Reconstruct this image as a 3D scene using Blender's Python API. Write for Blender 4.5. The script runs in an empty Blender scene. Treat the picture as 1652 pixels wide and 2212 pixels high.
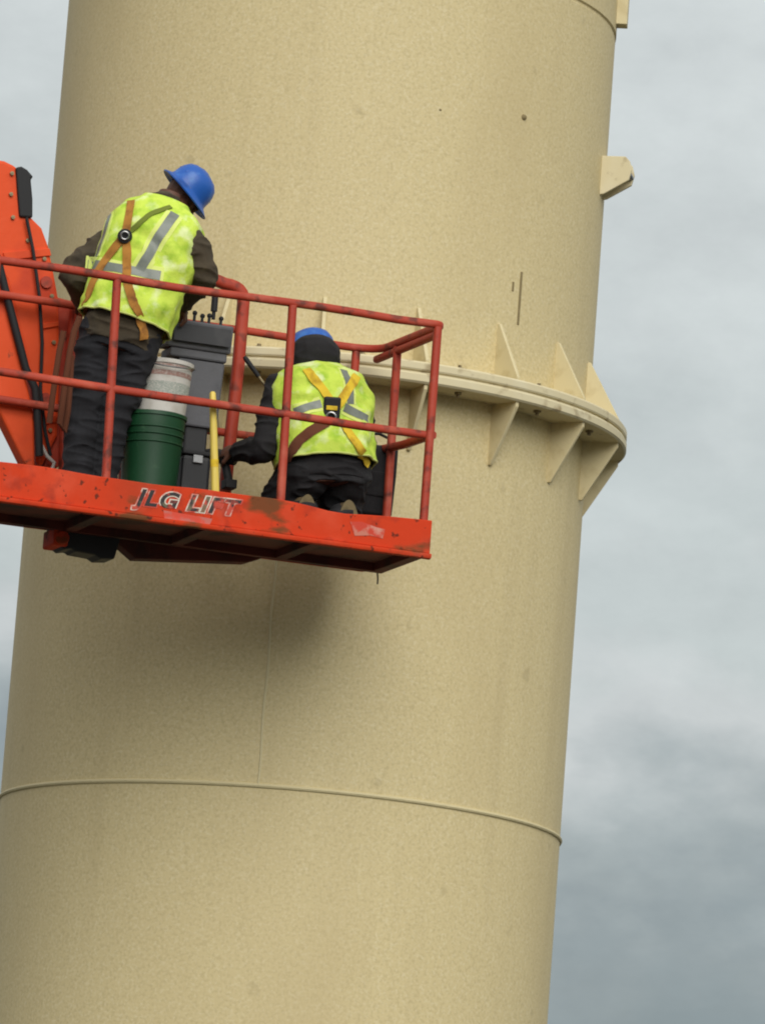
import bpy, math, random
from mathutils import Vector, Matrix, noise, geometry
from mathutils.bvhtree import BVHTree

S = bpy.context.scene
COL = S.collection
R_ = math.radians
random.seed(7)

# ------------------------------------------------------------------ camera
CAM = Vector((0.0, -30.3701, 1.6))
YAW, PITCH, ROLL = 0.0139, 0.1722, 0.0751
FPX, IW, IH = 12309.17, 1652.0, 2212.0
fwd = Vector((math.sin(YAW)*math.cos(PITCH), math.cos(YAW)*math.cos(PITCH), math.sin(PITCH)))
rgt = Vector((math.cos(YAW), -math.sin(YAW), 0))
upv = rgt.cross(fwd)
r2 = math.cos(ROLL)*rgt + math.sin(ROLL)*upv
u2 = -math.sin(ROLL)*rgt + math.cos(ROLL)*upv
cd = bpy.data.cameras.new('camera'); cam = bpy.data.objects.new('camera', cd); COL.objects.link(cam)
cam.matrix_world = Matrix(((r2.x, u2.x, -fwd.x, CAM.x), (r2.y, u2.y, -fwd.y, CAM.y), (r2.z, u2.z, -fwd.z, CAM.z), (0, 0, 0, 1)))
cd.sensor_fit = 'VERTICAL'; cd.sensor_height = 36.0; cd.lens = FPX/IH*36.0
S.cycles.filter_width = 2.0
cd.clip_start = 0.1; cd.clip_end = 6000
S.camera = cam

# ------------------------------------------------------------------ light
SUN_AZ, SUN_EL = 12.0, 31.0          # degrees: to the right of the camera's back, above the horizon
sd = Vector((math.sin(R_(SUN_AZ))*math.cos(R_(SUN_EL)), -math.cos(R_(SUN_AZ))*math.cos(R_(SUN_EL)), math.sin(R_(SUN_EL))))
sl = bpy.data.lights.new('sun', 'SUN'); sl.energy = 1.5; sl.angle = R_(44); sl.color = (1.0, 0.975, 0.93)
so = bpy.data.objects.new('sun', sl); COL.objects.link(so)
so.rotation_euler = (-sd).to_track_quat('-Z', 'Y').to_euler(); so.location = sd*60
S.view_settings.view_transform = 'Standard'; S.view_settings.look = 'None'
S.view_settings.exposure = 0.60; S.view_settings.gamma = 1.0; S.view_settings.use_curve_mapping = False

w = bpy.data.worlds.new('World'); S.world = w; w.use_nodes = True
nt = w.node_tree; nt.nodes.clear()
def N(t, typ, **k):
    n = t.nodes.new(typ)
    for a, b in k.items(): setattr(n, a, b)
    return n
out = N(nt, 'ShaderNodeOutputWorld'); bg = N(nt, 'ShaderNodeBackground'); bg.inputs['Strength'].default_value = 0.1
sky = N(nt, 'ShaderNodeTexSky', sky_type='NISHITA'); sky.sun_disc = False
sky.sun_elevation = R_(SUN_EL); sky.sun_rotation = math.atan2(sd.x, sd.y)
tc = N(nt, 'ShaderNodeTexCoord'); sep = N(nt, 'ShaderNodeSeparateXYZ'); nt.links.new(tc.outputs['Generated'], sep.inputs[0])
mp = N(nt, 'ShaderNodeMapping'); mp.inputs['Scale'].default_value = (1, 1, 1.7); mp.inputs['Location'].default_value = (3.37, 1.2, 0.61)
nt.links.new(tc.outputs['Generated'], mp.inputs[0])
nz = N(nt, 'ShaderNodeTexNoise'); nz.inputs['Scale'].default_value = 13; nz.inputs['Detail'].default_value = 6; nz.inputs['Roughness'].default_value = 0.52
nt.links.new(mp.outputs[0], nz.inputs['Vector'])
rmp = N(nt, 'ShaderNodeValToRGB')          # cloud deck: slate low down, pale higher, brightest overhead
cr = rmp.color_ramp
stops = [(p_, tuple(q*.665 for q in c_)) for p_, c_ in ((0.0, (2.1, 2.45, 2.6)), (0.085, (2.3, 2.7, 2.85)), (0.105, (2.7, 3.05, 3.15)), (0.122, (3.6, 3.95, 3.95)), (0.146, (5.8, 6.0, 5.9)), (0.165, (5.2, 5.6, 5.45)), (0.21, (5.9, 6.25, 6.1)), (0.27, (6.4, 6.75, 6.6)), (0.42, (6.2, 6.3, 6.1)), (0.7, (6.4, 6.4, 6.2)), (1.0, (7, 7, 6.8)))]
while len(cr.elements) < len(stops): cr.elements.new(0.5)
for e, (p, c) in zip(cr.elements, stops): e.position = p; e.color = (c[0], c[1], c[2], 1)
ma = N(nt, 'ShaderNodeMath', operation='MULTIPLY_ADD'); ma.inputs[1].default_value = 0.16; ma.inputs[2].default_value = -0.08
nt.links.new(nz.outputs['Fac'], ma.inputs[0])
ad = N(nt, 'ShaderNodeMath', operation='ADD'); nt.links.new(sep.outputs['Z'], ad.inputs[0]); nt.links.new(ma.outputs[0], ad.inputs[1])
nt.links.new(ad.outputs[0], rmp.inputs['Fac'])
n2 = N(nt, 'ShaderNodeTexNoise'); n2.inputs['Scale'].default_value = 30; n2.inputs['Detail'].default_value = 6; n2.inputs['Roughness'].default_value = 0.6; nt.links.new(mp.outputs[0], n2.inputs['Vector'])
mr2 = N(nt, 'ShaderNodeMapRange'); mr2.inputs[1].default_value = 0.25; mr2.inputs[2].default_value = 0.75; mr2.inputs[3].default_value = 0.88; mr2.inputs[4].default_value = 1.12; nt.links.new(n2.outputs['Fac'], mr2.inputs[0])
vm_ = N(nt, 'ShaderNodeVectorMath', operation='SCALE'); nt.links.new(rmp.outputs[0], vm_.inputs[0]); nt.links.new(mr2.outputs[0], vm_.inputs['Scale'])
mx = N(nt, 'ShaderNodeMix', data_type='RGBA'); mx.inputs['Factor'].default_value = 0.93
nt.links.new(sky.outputs[0], mx.inputs[6]); nt.links.new(vm_.outputs[0], mx.inputs[7])
nt.links.new(mx.outputs[2], bg.inputs['Color']); nt.links.new(bg.outputs[0], out.inputs[0])

# ------------------------------------------------------------------ materials
def lin(r, g, b):
    f = lambda c: (c/255/12.92) if c/255 <= 0.04045 else ((c/255+0.055)/1.055)**2.4
    return (f(r), f(g), f(b))
def mat(name, c, rough=0.6, metal=0.0, layers=(), bump=None, spec=0.5):
    """layers: (colour, noise scale, low, high, strength, detail, stretch) laid over the base colour by a noise mask"""
    m = bpy.data.materials.new(name); m.use_nodes = True; t = m.node_tree
    p = t.nodes['Principled BSDF']; p.inputs['Roughness'].default_value = rough; p.inputs['Metallic'].default_value = metal
    p.inputs['Specular IOR Level'].default_value = spec
    rgb = N(t, 'ShaderNodeRGB'); rgb.outputs[0].default_value = (*c, 1); cur = rgb.outputs[0]
    co = N(t, 'ShaderNodeTexCoord')
    for L in layers:
        col, sc, lo, hi, st = L[:5]; det = L[5] if len(L) > 5 else 4; stre = L[6] if len(L) > 6 else (1, 1, 1)
        mpn = N(t, 'ShaderNodeMapping'); mpn.inputs['Scale'].default_value = stre; t.links.new(co.outputs['Object'], mpn.inputs[0])
        n = N(t, 'ShaderNodeTexNoise'); n.inputs['Scale'].default_value = sc; n.inputs['Detail'].default_value = det
        t.links.new(mpn.outputs[0], n.inputs['Vector'])
        mr = N(t, 'ShaderNodeMapRange'); mr.inputs[1].default_value = lo; mr.inputs[2].default_value = hi; mr.inputs[4].default_value = st
        t.links.new(n.outputs['Fac'], mr.inputs[0])
        x = N(t, 'ShaderNodeMix', data_type='RGBA'); t.links.new(mr.outputs[0], x.inputs[0]); t.links.new(cur, x.inputs[6]); x.inputs[7].default_value = (*col, 1)
        cur = x.outputs[2]
    t.links.new(cur, p.inputs['Base Color'])
    if bump:
        n = N(t, 'ShaderNodeTexNoise'); n.inputs['Scale'].default_value = bump[0]; n.inputs['Detail'].default_value = 3
        t.links.new(co.outputs['Object'], n.inputs['Vector'])
        b = N(t, 'ShaderNodeBump'); b.inputs['Distance'].default_value = bump[1]; b.inputs['Strength'].default_value = bump[2] if len(bump) > 2 else 0.6
        t.links.new(n.outputs['Fac'], b.inputs['Height']); t.links.new(b.outputs[0], p.inputs['Normal'])
    return m
TAN = (0.63, 0.525, 0.285)
M = {}
M['tower'] = mat('tan_tower_paint', TAN, 0.62, layers=[
    ((0.46, 0.375, 0.19), 62, 0.46, 0.70, 0.5, 2), ((0.72, 0.63, 0.40), 56, 0.50, 0.72, 0.55, 2, (1, 1, 1.1)),
    ((0.50, 0.40, 0.21), 1.1, 0.48, 0.75, 0.55, 5, (1, 1, 0.35)), ((0.45, 0.36, 0.19), 2.5, 0.57, 0.74, 0.28, 7, (1.9, 1.9, 0.10)),
    ((0.36, 0.29, 0.15), 7.5, 0.70, 0.78, 0.35, 2)], bump=(30, 0.003, 0.35), spec=0.3)
M['gusset'] = mat('lightened_ochre_gusset_paint', (0.66, 0.57, 0.34), 0.6, layers=[((0.40, 0.30, 0.12), 9, 0.5, 0.75, 0.6)], spec=0.3)  # base lightened all over: light caught by the gusset edges is put into the colour
M['flange'] = mat('flange_paint', (0.66, 0.58, 0.37), 0.6, layers=[((0.26, 0.18, 0.08), 11, 0.58, 0.72, 0.7), ((0.72, 0.66, 0.47), 5, 0.5, 0.7, 0.5)], spec=0.3)
M['weld'] = mat('weld_bead_paint', (0.60, 0.52, 0.30), 0.6, bump=(60, 0.006))
M['mark'] = mat('dark_seam', (0.22, 0.17, 0.08), 0.8, layers=[((0.3, 0.24, 0.12), 20, 0.5, 0.7, 0.6)])
M['bolt'] = mat('weathered_bolt', (0.30, 0.24, 0.13), 0.5, 0.3, layers=[((0.12, 0.08, 0.04), 30, 0.5, 0.65, 0.8)])
RED = lin(196, 62, 40)
M['rail'] = mat('red_rail_paint', lin(168, 54, 30), 0.62, layers=[(lin(196, 100, 76), 7, 0.54, 0.72, 0.6, 5), (lin(84, 36, 22), 13, 0.54, 0.66, 0.85, 5), (lin(205, 80, 50), 3, 0.5, 0.7, 0.5)], bump=(45, 0.002))
M['board'] = mat('red_board_paint', lin(206, 60, 22), 0.75, spec=0.25, layers=[
    (lin(150, 62, 36), 1.6, 0.5, 0.7, 0.55, 8, (1, 1, .5)),
    (lin(222, 92, 62), 5, 0.5, 0.75, 0.5, 6), (lin(150, 48, 30), 9, 0.54, 0.7, 0.75, 6), (lin(184, 96, 80), 2.2, 0.60, 0.68, 0.45, 7),
    (lin(92, 66, 34), 3.1, 0.565, 0.64, 0.85, 8, (1, 1, 2.2)), (lin(60, 34, 22), 26, 0.62, 0.68, 0.8, 4)], bump=(30, 0.003))
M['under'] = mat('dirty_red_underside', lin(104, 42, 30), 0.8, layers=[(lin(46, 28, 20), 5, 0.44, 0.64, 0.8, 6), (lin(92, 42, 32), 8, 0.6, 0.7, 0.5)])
M['boom'] = mat('orange_boom_paint', lin(226, 80, 32), 0.6, spec=0.3, layers=[(lin(236, 108, 70), 4, 0.52, 0.75, 0.5, 6), (lin(180, 52, 30), 3, 0.55, 0.7, 0.65, 6), (lin(110, 60, 36), 12, 0.66, 0.72, 0.7, 5)], bump=(20, 0.003))
M['black'] = mat('black_plastic', lin(34, 34, 36), 0.55, layers=[(lin(62, 60, 60), 9, 0.55, 0.75, 0.7)])
M['rubber'] = mat('black_rubber', lin(26, 26, 28), 0.7)
M['grey'] = mat('charcoal_console', lin(92, 92, 96), 0.6, layers=[(lin(88, 88, 90), 8, 0.5, 0.72, 0.7), (lin(38, 38, 42), 5, 0.5, 0.7, 0.7)], bump=(30, 0.003))
M['vest'] = mat('lime_vest_mesh', lin(206, 230, 84), 0.8, layers=[(lin(146, 190, 34), 16, 0.46, 0.68, 0.7, 5), (lin(238, 246, 190), 13, 0.53, 0.70, 0.75, 6)], bump=(70, 0.004))
M['vest_edge'] = mat('pale_lime_binding', lin(222, 234, 128), 0.8)
M['reflect'] = mat('silver_reflective_tape', lin(122, 128, 118), 0.4, layers=[(lin(102, 108, 104), 25, 0.5, 0.7, 0.7)])
M['jacket'] = mat('dark_olive_brown_jacket', lin(72, 62, 46), 0.9, layers=[(lin(52, 45, 34), 9, 0.46, 0.7, 0.8, 6), (lin(104, 94, 70), 14, 0.56, 0.74, 0.5)], bump=(160, 0.002))
M['hoodie'] = mat('black_hooded_jacket', lin(32, 30, 32), 0.9, layers=[(lin(52, 50, 50), 10, 0.52, 0.74, 0.7, 5)], bump=(160, 0.002))
M['navy'] = mat('dark_navy_trousers', lin(29, 29, 33), 0.9, layers=[(lin(46, 46, 51), 8, 0.52, 0.74, 0.7, 6), (lin(20, 20, 24), 6, 0.5, 0.7, 0.7)], bump=(160, 0.002))
M['blackpant'] = mat('black_trousers', lin(30, 29, 31), 0.85, layers=[(lin(52, 48, 50), 7, 0.54, 0.74, 0.7, 6)], bump=(160, 0.002))
M['skin'] = mat('brown_skin', lin(92, 58, 42), 0.55)
M['hat'] = mat('blue_hard_hat', lin(34, 92, 178), 0.42, layers=[(lin(84, 140, 208), 12, 0.52, 0.7, 0.6, 6), (lin(22, 56, 118), 9, 0.52, 0.68, 0.7, 6), (lin(96, 104, 112), 30, 0.66, 0.72, 0.6, 4)], bump=(25, 0.002))
M['boot'] = mat('tan_boot_leather', lin(96, 78, 50), 0.8, layers=[(lin(60, 48, 32), 14, 0.5, 0.7, 0.8)])
M['sole'] = mat('worn_boot_sole', lin(112, 98, 68), 0.9, layers=[(lin(84, 74, 50), 22, 0.5, 0.65, 0.8)])
M['strap_o'] = mat('orange_brown_webbing', lin(178, 122, 48), 0.85, layers=[(lin(110, 66, 28), 18, 0.48, 0.68, 0.8)])
M['strap_y'] = mat('yellow_webbing', lin(228, 194, 48), 0.85, layers=[(lin(176, 132, 30), 18, 0.5, 0.7, 0.8)])
M['strap_d'] = mat('maroon_brown_webbing', lin(104, 58, 36), 0.9)
M['strap_g'] = mat('olive_green_webbing', lin(112, 124, 40), 0.85)
M['steel'] = mat('worn_steel', (0.35, 0.35, 0.35), 0.35, 0.9)
M['green'] = mat('green_plastic', lin(16, 66, 36), 0.5, layers=[(lin(16, 60, 34), 5, 0.45, 0.7, 0.8), (lin(60, 100, 66), 16, 0.62, 0.7, 0.5)])
M['white'] = mat('dirty_white_plastic', lin(204, 200, 192), 0.6, layers=[(lin(164, 156, 140), 8, 0.5, 0.7, 0.7, 6)])
M['print_r'] = mat('faded_red_print', lin(160, 126, 116), 0.7, layers=[(lin(196, 186, 176), 70, 0.45, 0.65, 0.6)])
M['print_g'] = mat('faded_green_print', lin(150, 158, 148), 0.7, layers=[(lin(196, 194, 184), 90, 0.4, 0.6, 0.8, 2, (1, 1, 2.5))])
M['wood'] = mat('yellow_handle', lin(226, 200, 92), 0.5, layers=[(lin(190, 158, 70), 10, 0.5, 0.7, 0.7, 4, (4, 4, 0.4))])
M['ink'] = mat('worn_black_lettering', lin(34, 28, 28), 0.6, layers=[(lin(190, 64, 42), 11, 0.49, 0.57, 1.0, 5), (lin(110, 104, 76), 15, 0.56, 0.62, 0.8, 4)])
M['inkw'] = mat('worn_white_outline', lin(214, 202, 186), 0.6, layers=[(lin(198, 66, 44), 12, 0.43, 0.55, 1.0, 5)])
M['sticker'] = mat('peeled_sticker', lin(196, 118, 98), 0.7, layers=[(lin(200, 60, 36), 16, 0.44, 0.53, 1.0, 5), (lin(214, 176, 158), 9, 0.58, 0.68, 0.7)])
M['ground'] = mat('gravel_ground', (0.055, 0.052, 0.045), 0.95, layers=[((0.03, 0.045, 0.015), 0.2, 0.5, 0.65, 0.8, 6), ((0.09, 0.085, 0.07), 3, 0.5, 0.7, 0.6)])

# ------------------------------------------------------------------ mesh helpers
class MB:
    def __init__(s): s.v = []; s.f = []
    def add(s, vs, fs):
        o = len(s.v); s.v += [Vector(p) for p in vs]; s.f += [tuple(i+o for i in q) for q in fs]; return s
    def box(s, c, d, rot=None):
        x, y, z = d[0]/2, d[1]/2, d[2]/2; c = Vector(c)
        vs = [Vector((a*x, b*y, e*z)) for a in (-1, 1) for b in (-1, 1) for e in (-1, 1)]
        if rot: vs = [rot @ p for p in vs]
        return s.add([p+c for p in vs], [(0, 1, 3, 2), (4, 6, 7, 5), (0, 4, 5, 1), (2, 3, 7, 6), (0, 2, 6, 4), (1, 5, 7, 3)])
    def prism(s, pts, d):
        n = len(pts); pts = [Vector(p) for p in pts]; d = Vector(d)
        return s.add(pts+[p+d for p in pts], [tuple(range(n))[::-1], tuple(range(n, 2*n))]+[(i, (i+1) % n, n+(i+1) % n, n+i) for i in range(n)])
    def tube(s, path, r, n=14, cap=True, sq=0.0):
        path = [Vector(p) for p in path]; k = len(path); rs = r if isinstance(r, (list, tuple)) else [r]*k
        vs = []; up = None
        for i, p in enumerate(path):
            t = (path[min(i+1, k-1)]-path[max(i-1, 0)]).normalized()
            if up is None:
                up = Vector((0, 0, 1)) if abs(t.z) < 0.9 else Vector((0, 1, 0))
            a = (up-t*up.dot(t)).normalized(); b = t.cross(a); up = a
            for j in range(n):
                th = 2*math.pi*(j+0.5)/n; c, q = math.cos(th), math.sin(th)
                m = 1.0/max(abs(c), abs(q)) if sq else 1.0
                rr = rs[i]*(1+(m-1)*sq)
                vs.append(p+(a*c+b*q)*rr)
        fs = [(i*n+j, i*n+(j+1) % n, (i+1)*n+(j+1) % n, (i+1)*n+j) for i in range(k-1) for j in range(n)]
        if cap: fs += [tuple(range(n))[::-1], tuple(range((k-1)*n, k*n))]
        return s.add(vs, fs)
    def rings(s, rings, closed=False, cap=True):
        n = len(rings[0]); k = len(rings)
        vs = [p for r in rings for p in r]
        fs = [(i*n+j, i*n+(j+1) % n, ((i+1) % k)*n+(j+1) % n, ((i+1) % k)*n+j) for i in range(k if closed else k-1) for j in range(n)]
        if cap and not closed: fs += [tuple(range(n))[::-1], tuple(range((k-1)*n, k*n))]
        return s.add(vs, fs)
    def lathe(s, prof, c=(0, 0, 0), n=48, cap=True, mtx=None, closed=False):
        c = Vector(c); rr = []
        for r, z in prof:
            ring = [Vector((r*math.cos(2*math.pi*j/n), r*math.sin(2*math.pi*j/n), z)) for j in range(n)]
            if mtx: ring = [mtx @ p for p in ring]
            rr.append([p+c for p in ring])
        return s.rings(rr, closed=closed, cap=cap)
    def ball(s, c, r, n=14, m=9, rot=None):
        r = r if isinstance(r, (list, tuple)) else (r, r, r); c = Vector(c); rings = []
        for i in range(1, m):
            ph = math.pi*i/m
            ring = [Vector((r[0]*math.sin(ph)*math.cos(2*math.pi*j/n), r[1]*math.sin(ph)*math.sin(2*math.pi*j/n), -r[2]*math.cos(ph))) for j in range(n)]
            if rot: ring = [rot @ p for p in ring]
            rings.append([p+c for p in ring])
        return s.rings(rings)
    def limb(s, pts):
        for p, r in pts: s.ball(p, r)
        for (p, r), (q, t) in zip(pts, pts[1:]): s.tube([p, q], [r, t], 16)
        return s
    def mesh(s, name, org=(0, 0, 0)):
        o = Vector(org); me = bpy.data.meshes.new(name)
        me.from_pydata([p-o for p in s.v], [], s.f); me.update()
        return me
    def build(s, name, m, parent=None, org=(0, 0, 0), smooth=35, bevel=0, label=None):
        me = s.mesh(name, org)
        import bmesh
        bm = bmesh.new(); bm.from_mesh(me); bmesh.ops.recalc_face_normals(bm, faces=bm.faces); bm.to_mesh(me); bm.free()
        return link(me, name, m, parent, smooth, bevel, label)
def link(me, name, m, parent=None, smooth=35, bevel=0, label=None):
    me.materials.clear(); me.materials.append(m)
    if smooth:
        me.polygons.foreach_set('use_smooth', [True]*len(me.polygons)); me.set_sharp_from_angle(angle=R_(smooth))
    o = bpy.data.objects.new(name, me); COL.objects.link(o)
    if parent: o.parent = parent
    if bevel:
        b = o.modifiers.new('bevel', 'BEVEL'); b.width = bevel; b.segments = 2; b.limit_method = 'ANGLE'; b.angle_limit = R_(40)
    if label: o['label'] = label
    return o
def tag(o, label, cat, group=None):
    o['label'] = label; o['category'] = cat
    if group: o['group'] = group
    return o
def thing(name, label, cat, loc=(0, 0, 0), rz=0, group=None):
    o = bpy.data.objects.new(name, None); COL.objects.link(o); o.location = loc; o.rotation_euler = (0, 0, rz); o.empty_display_size = 0.2
    return tag(o, label, cat, group)
def remeshed(mb, voxel, smooth=6, wrinkle=None, org=(0, 0, 0)):
    me = mb.mesh('tmp', org); o = bpy.data.objects.new('tmp', me); COL.objects.link(o)
    r = o.modifiers.new('r', 'REMESH'); r.mode = 'VOXEL'; r.voxel_size = voxel
    if smooth:
        sm = o.modifiers.new('s', 'SMOOTH'); sm.factor = 0.5; sm.iterations = smooth
    dg = bpy.context.evaluated_depsgraph_get(); dg.update()
    res = bpy.data.meshes.new_from_object(o.evaluated_get(dg)); bpy.data.objects.remove(o); bpy.data.meshes.remove(me)
    if wrinkle:
        amp, fx, fz = wrinkle
        for v, nv in zip(res.vertices, [q.normal.copy() for q in res.vertices]):
            p = v.co
            a = noise.noise(Vector((p.x*fx, p.y*fx, p.z*fz)))
            b = 1-abs(noise.noise(Vector((p.x*fx*0.7+p.z*3+9, p.y*fx*0.7, p.z*fz*1.3))))*2
            v.co = p+nv*amp*(0.6*a+0.6*max(b, 0)**2-0.2)
        res.update()
    return res

# ------------------------------------------------------------------ the basket's own frame
BA = R_(18.5)
BO = Vector((0.610, -2.69, 6.273))                       # front right corner of the floor
BM = Matrix.Translation(BO) @ Matrix.Rotation(BA, 4, 'Z'); BI = BM.inverted()
CL = BI @ CAM                                         # camera seen from the basket frame, for measuring the photo
def ray(px, py): return fwd+r2*((px-IW/2)/FPX)-u2*((py-IH/2)/FPX)
def rayl(px, py): return (BI.to_3x3() @ ray(px, py)).normalized()
def L(px, py, y):                                     # photo pixel -> basket coordinates at depth y behind the front rail
    d = rayl(px, py); return CL+d*((y-CL.y)/d.y)
def frame_thing(name, label, cat, org=(0, 0, 0), group=None):
    return thing(name, label, cat, BM @ Vector(org), BA, group)

# ------------------------------------------------------------------ ground
g = MB().add([(-1500, -1500, 0), (1500, -1500, 0), (1500, 1500, 0), (-1500, 1500, 0)], [(0, 1, 2, 3)]).build('ground', M['ground'], smooth=0); g['kind'] = 'structure'

# ------------------------------------------------------------------ tower
TR = 1.5
tower = thing('steel_tower', 'tall tan painted round steel tower with a bolted ring flange behind the lift basket', 'tower')
MB().lathe([(TR, 0), (TR, 3), (TR, 9.572), (TR-.006, 9.578), (TR-.006, 9.59), (TR+.004, 9.598), (TR+.004, 16)], n=256).build('shell', M['tower'], tower, smooth=30)
def torus(r, z, a, b, n=256):
    return MB().lathe([(r+a*math.cos(t*math.pi/4), z+b*math.sin(t*math.pi/4)) for t in range(8)], n=n, closed=True)
torus(TR, 5.161, .013, .012).build('weld_seam', M['weld'], tower)
def onshell(deg, z, r=TR): a = R_(deg); return Vector((r*math.sin(a), -r*math.cos(a), z))
MB().tube([onshell(-4.8+.12*math.sin(k*.9), 5.17+k*(7.28-5.17)/30, TR-.002) for k in range(31)], .008, 8).build('weld_seam', M['weld'], tower)
fl = MB().lathe([(TR-.01, 7.288), (1.702, 7.288), (1.712, 7.298), (1.712, 7.332), (1.706, 7.342), (1.694, 7.344), (1.694, 7.352), (1.705, 7.354), (1.710, 7.362), (1.710, 7.392), (1.702, 7.402), (TR-.01, 7.402)], n=256, closed=True).build('ring_flange', M['flange'], tower, smooth=30)
def rz(deg): return Matrix.Rotation(R_(deg), 4, 'Z')
NG = 19
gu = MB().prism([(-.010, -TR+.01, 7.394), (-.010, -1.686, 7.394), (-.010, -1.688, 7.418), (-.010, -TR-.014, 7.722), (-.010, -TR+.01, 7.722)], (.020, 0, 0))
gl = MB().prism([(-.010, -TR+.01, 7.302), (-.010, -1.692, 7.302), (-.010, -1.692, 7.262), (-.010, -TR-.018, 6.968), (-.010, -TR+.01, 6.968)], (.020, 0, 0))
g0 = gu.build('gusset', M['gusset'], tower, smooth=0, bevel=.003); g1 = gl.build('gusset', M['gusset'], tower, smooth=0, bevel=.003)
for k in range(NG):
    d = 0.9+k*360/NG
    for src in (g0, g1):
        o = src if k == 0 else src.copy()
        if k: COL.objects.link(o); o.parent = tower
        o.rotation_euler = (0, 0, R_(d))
b0 = MB().lathe([(.010, 7.262), (.010, 7.276), (.021, 7.277), (.021, 7.299), (.009, 7.300), (.009, 7.396), (.021, 7.397), (.021, 7.418), (.011, 7.419), (.011, 7.432)], (0, -1.622, 0), n=6).build('bolt', M['bolt'], fl, smooth=0)
for k in range(NG):
    o = b0 if k == 0 else b0.copy()
    if k: COL.objects.link(o); o.parent = fl
    o.rotation_euler = (0, 0, R_(0.9+7.5+k*360/NG))
# lifting lug on the right flank: two cheek plates, a web and a pin
lugo = thing('lifting_lug', '', '', (0, 0, 0)); lugo.parent = tower; lugo.rotation_euler = (0, 0, R_(79)); del lugo['label']; del lugo['category']
for off in (-.07, .05):
    MB().prism([(off, -TR+.03, 8.645), (off, -TR-.02, 8.655), (off, -TR-.15, 8.735), (off, -TR-.163, 8.79), (off, -TR-.15, 8.84), (off, -TR-.125, 8.866), (off, -TR+.03, 8.866)], (.022, 0, 0)).build('lug_plate', M['flange'], lugo, smooth=0, bevel=.004)
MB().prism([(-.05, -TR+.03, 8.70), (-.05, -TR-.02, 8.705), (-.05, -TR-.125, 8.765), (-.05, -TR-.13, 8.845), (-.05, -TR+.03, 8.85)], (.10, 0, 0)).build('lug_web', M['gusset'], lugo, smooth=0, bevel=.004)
wb = MB().tube([(-.05, -TR-.145, 8.775), (.05, -TR-.145, 8.775)], .016, 12)
wb.build('lug_pin', M['steel'], lugo, smooth=30)
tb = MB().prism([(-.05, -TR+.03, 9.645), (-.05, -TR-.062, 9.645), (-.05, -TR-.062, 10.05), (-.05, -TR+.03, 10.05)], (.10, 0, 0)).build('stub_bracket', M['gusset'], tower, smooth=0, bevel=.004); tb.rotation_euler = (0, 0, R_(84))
for (d, z0, z1, wd) in ((43.9, 7.745, 8.03, .013), (41.75, 7.915, 7.965, .011)):
    s_ = MB().box((0, -TR, (z0+z1)/2), (wd, .012, z1-z0)).build('weld_scar', M['mark'], tower, smooth=0, bevel=.003); s_.rotation_euler = (0, 0, R_(d))
for (d, z, sz) in ((41.3, 8.853, .02), (21.3, 8.79, .009)):
    p = onshell(d, z, TR-.002)
    MB().ball(p, (sz, sz*.6, sz*.8)).build('paint_chip', M['mark'], tower)

# ------------------------------------------------------------------ boom lift with its basket
lift = frame_thing('boom_lift', 'red and orange boom lift whose railed basket carries two workers beside the tower', 'boom lift')
XL = -2.34; DP = 0.93; ZF = 1.10; ZB = 1.125
rail = lambda path, name='rail', r=.0202, m='rail': MB().tube(path, r, 16, sq=0.45).build(name, M[m], lift, smooth=40)
def arc(c, p, q, n=6):    # quarter bend from p to q around corner c
    c, p, q = Vector(c), Vector(p), Vector(q)
    return [(p*(1-t)**2+c*2*t*(1-t)+q*t*t) for t in [i/n for i in range(n+1)]]
# top rail: front, round the right corner, along the side, round the back corner and along the back
pth = [(XL, 0, ZF)]+[(XL+(0-XL-.05)*k/12, .004*math.sin(k*1.7), ZF+.005*math.sin(k*.9)) for k in range(1, 12)]
pth += arc((0, 0, ZF+.003), (-.05, 0, ZF+.002), (0, .05, ZF+.004))
pth += [(0, .3, ZF+.01), (-.0, .6, ZF+.018)]
pth += arc((0, DP, ZB), (0, DP-.16, ZB-.003), (-.2, DP, ZB))
pth += [(-.7, DP, ZB+.006), (-1.2, DP, ZB), (-1.7, DP, ZB+.008), (XL, DP, ZB+.012)]
rail(pth, 'top_rail')
rail([(0, .02, .545), (-.4, 0, .54), (-.78, -.004, .545), (-1.2, .004, .548), (-1.68, 0, .55), (XL, 0, .56)], 'mid_rail', .0205)
rail([(0, .02, .55), (0, .45, .565), (0, DP-.02, .60)], 'mid_rail', .0205)
rail([(-.02, DP, .60), (-.8, DP, .595), (-1.6, DP, .60), (XL, DP, .61)], 'mid_rail', .0205)
rail([(0, .05, 1.065), (0, .5, 1.075), (0, DP+.02, 1.085)], 'gate_bar', .019)
def post(x, y, z0, z1, lean=0, r=.0205): rail([(x+lean, y, z0), (x+lean*.5, y, (z0+z1)/2), (x, y, z1)], 'post', r)
post(-.022, .0, .0, 1.09); post(-.785, -.0, 0, 1.09, .018); post(-1.69, 0, 0, 1.09, .03); post(-2.30, 0, 0, 1.09)
post(.0, .64, 0, 1.10, .01); post(-.12, DP, 0, 1.11); post(-1.60, DP, 0, 1.11); post(-2.30, DP, 0, 1.11); post(-.76, DP, 0, .58, 0)
# console guard: a heavy hoop standing above the back rail
gp = [(-.775, .90, 0), (-.765, .90, .5), (-.752, .90, .95), (-.752, .90, 1.24)]+arc((-.752, .90, 1.35), (-.752, .90, 1.27), (-.86, .90, 1.35), 6)+[(-.98, .90, 1.38), (-1.12, .90, 1.375)]+arc((-1.30, .90, 1.36), (-1.2, .90, 1.365), (-1.30, .90, 1.25), 6)+[(-1.30, .90, .6), (-1.30, .90, 0)]
rail(gp, 'console_guard', .031)
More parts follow.
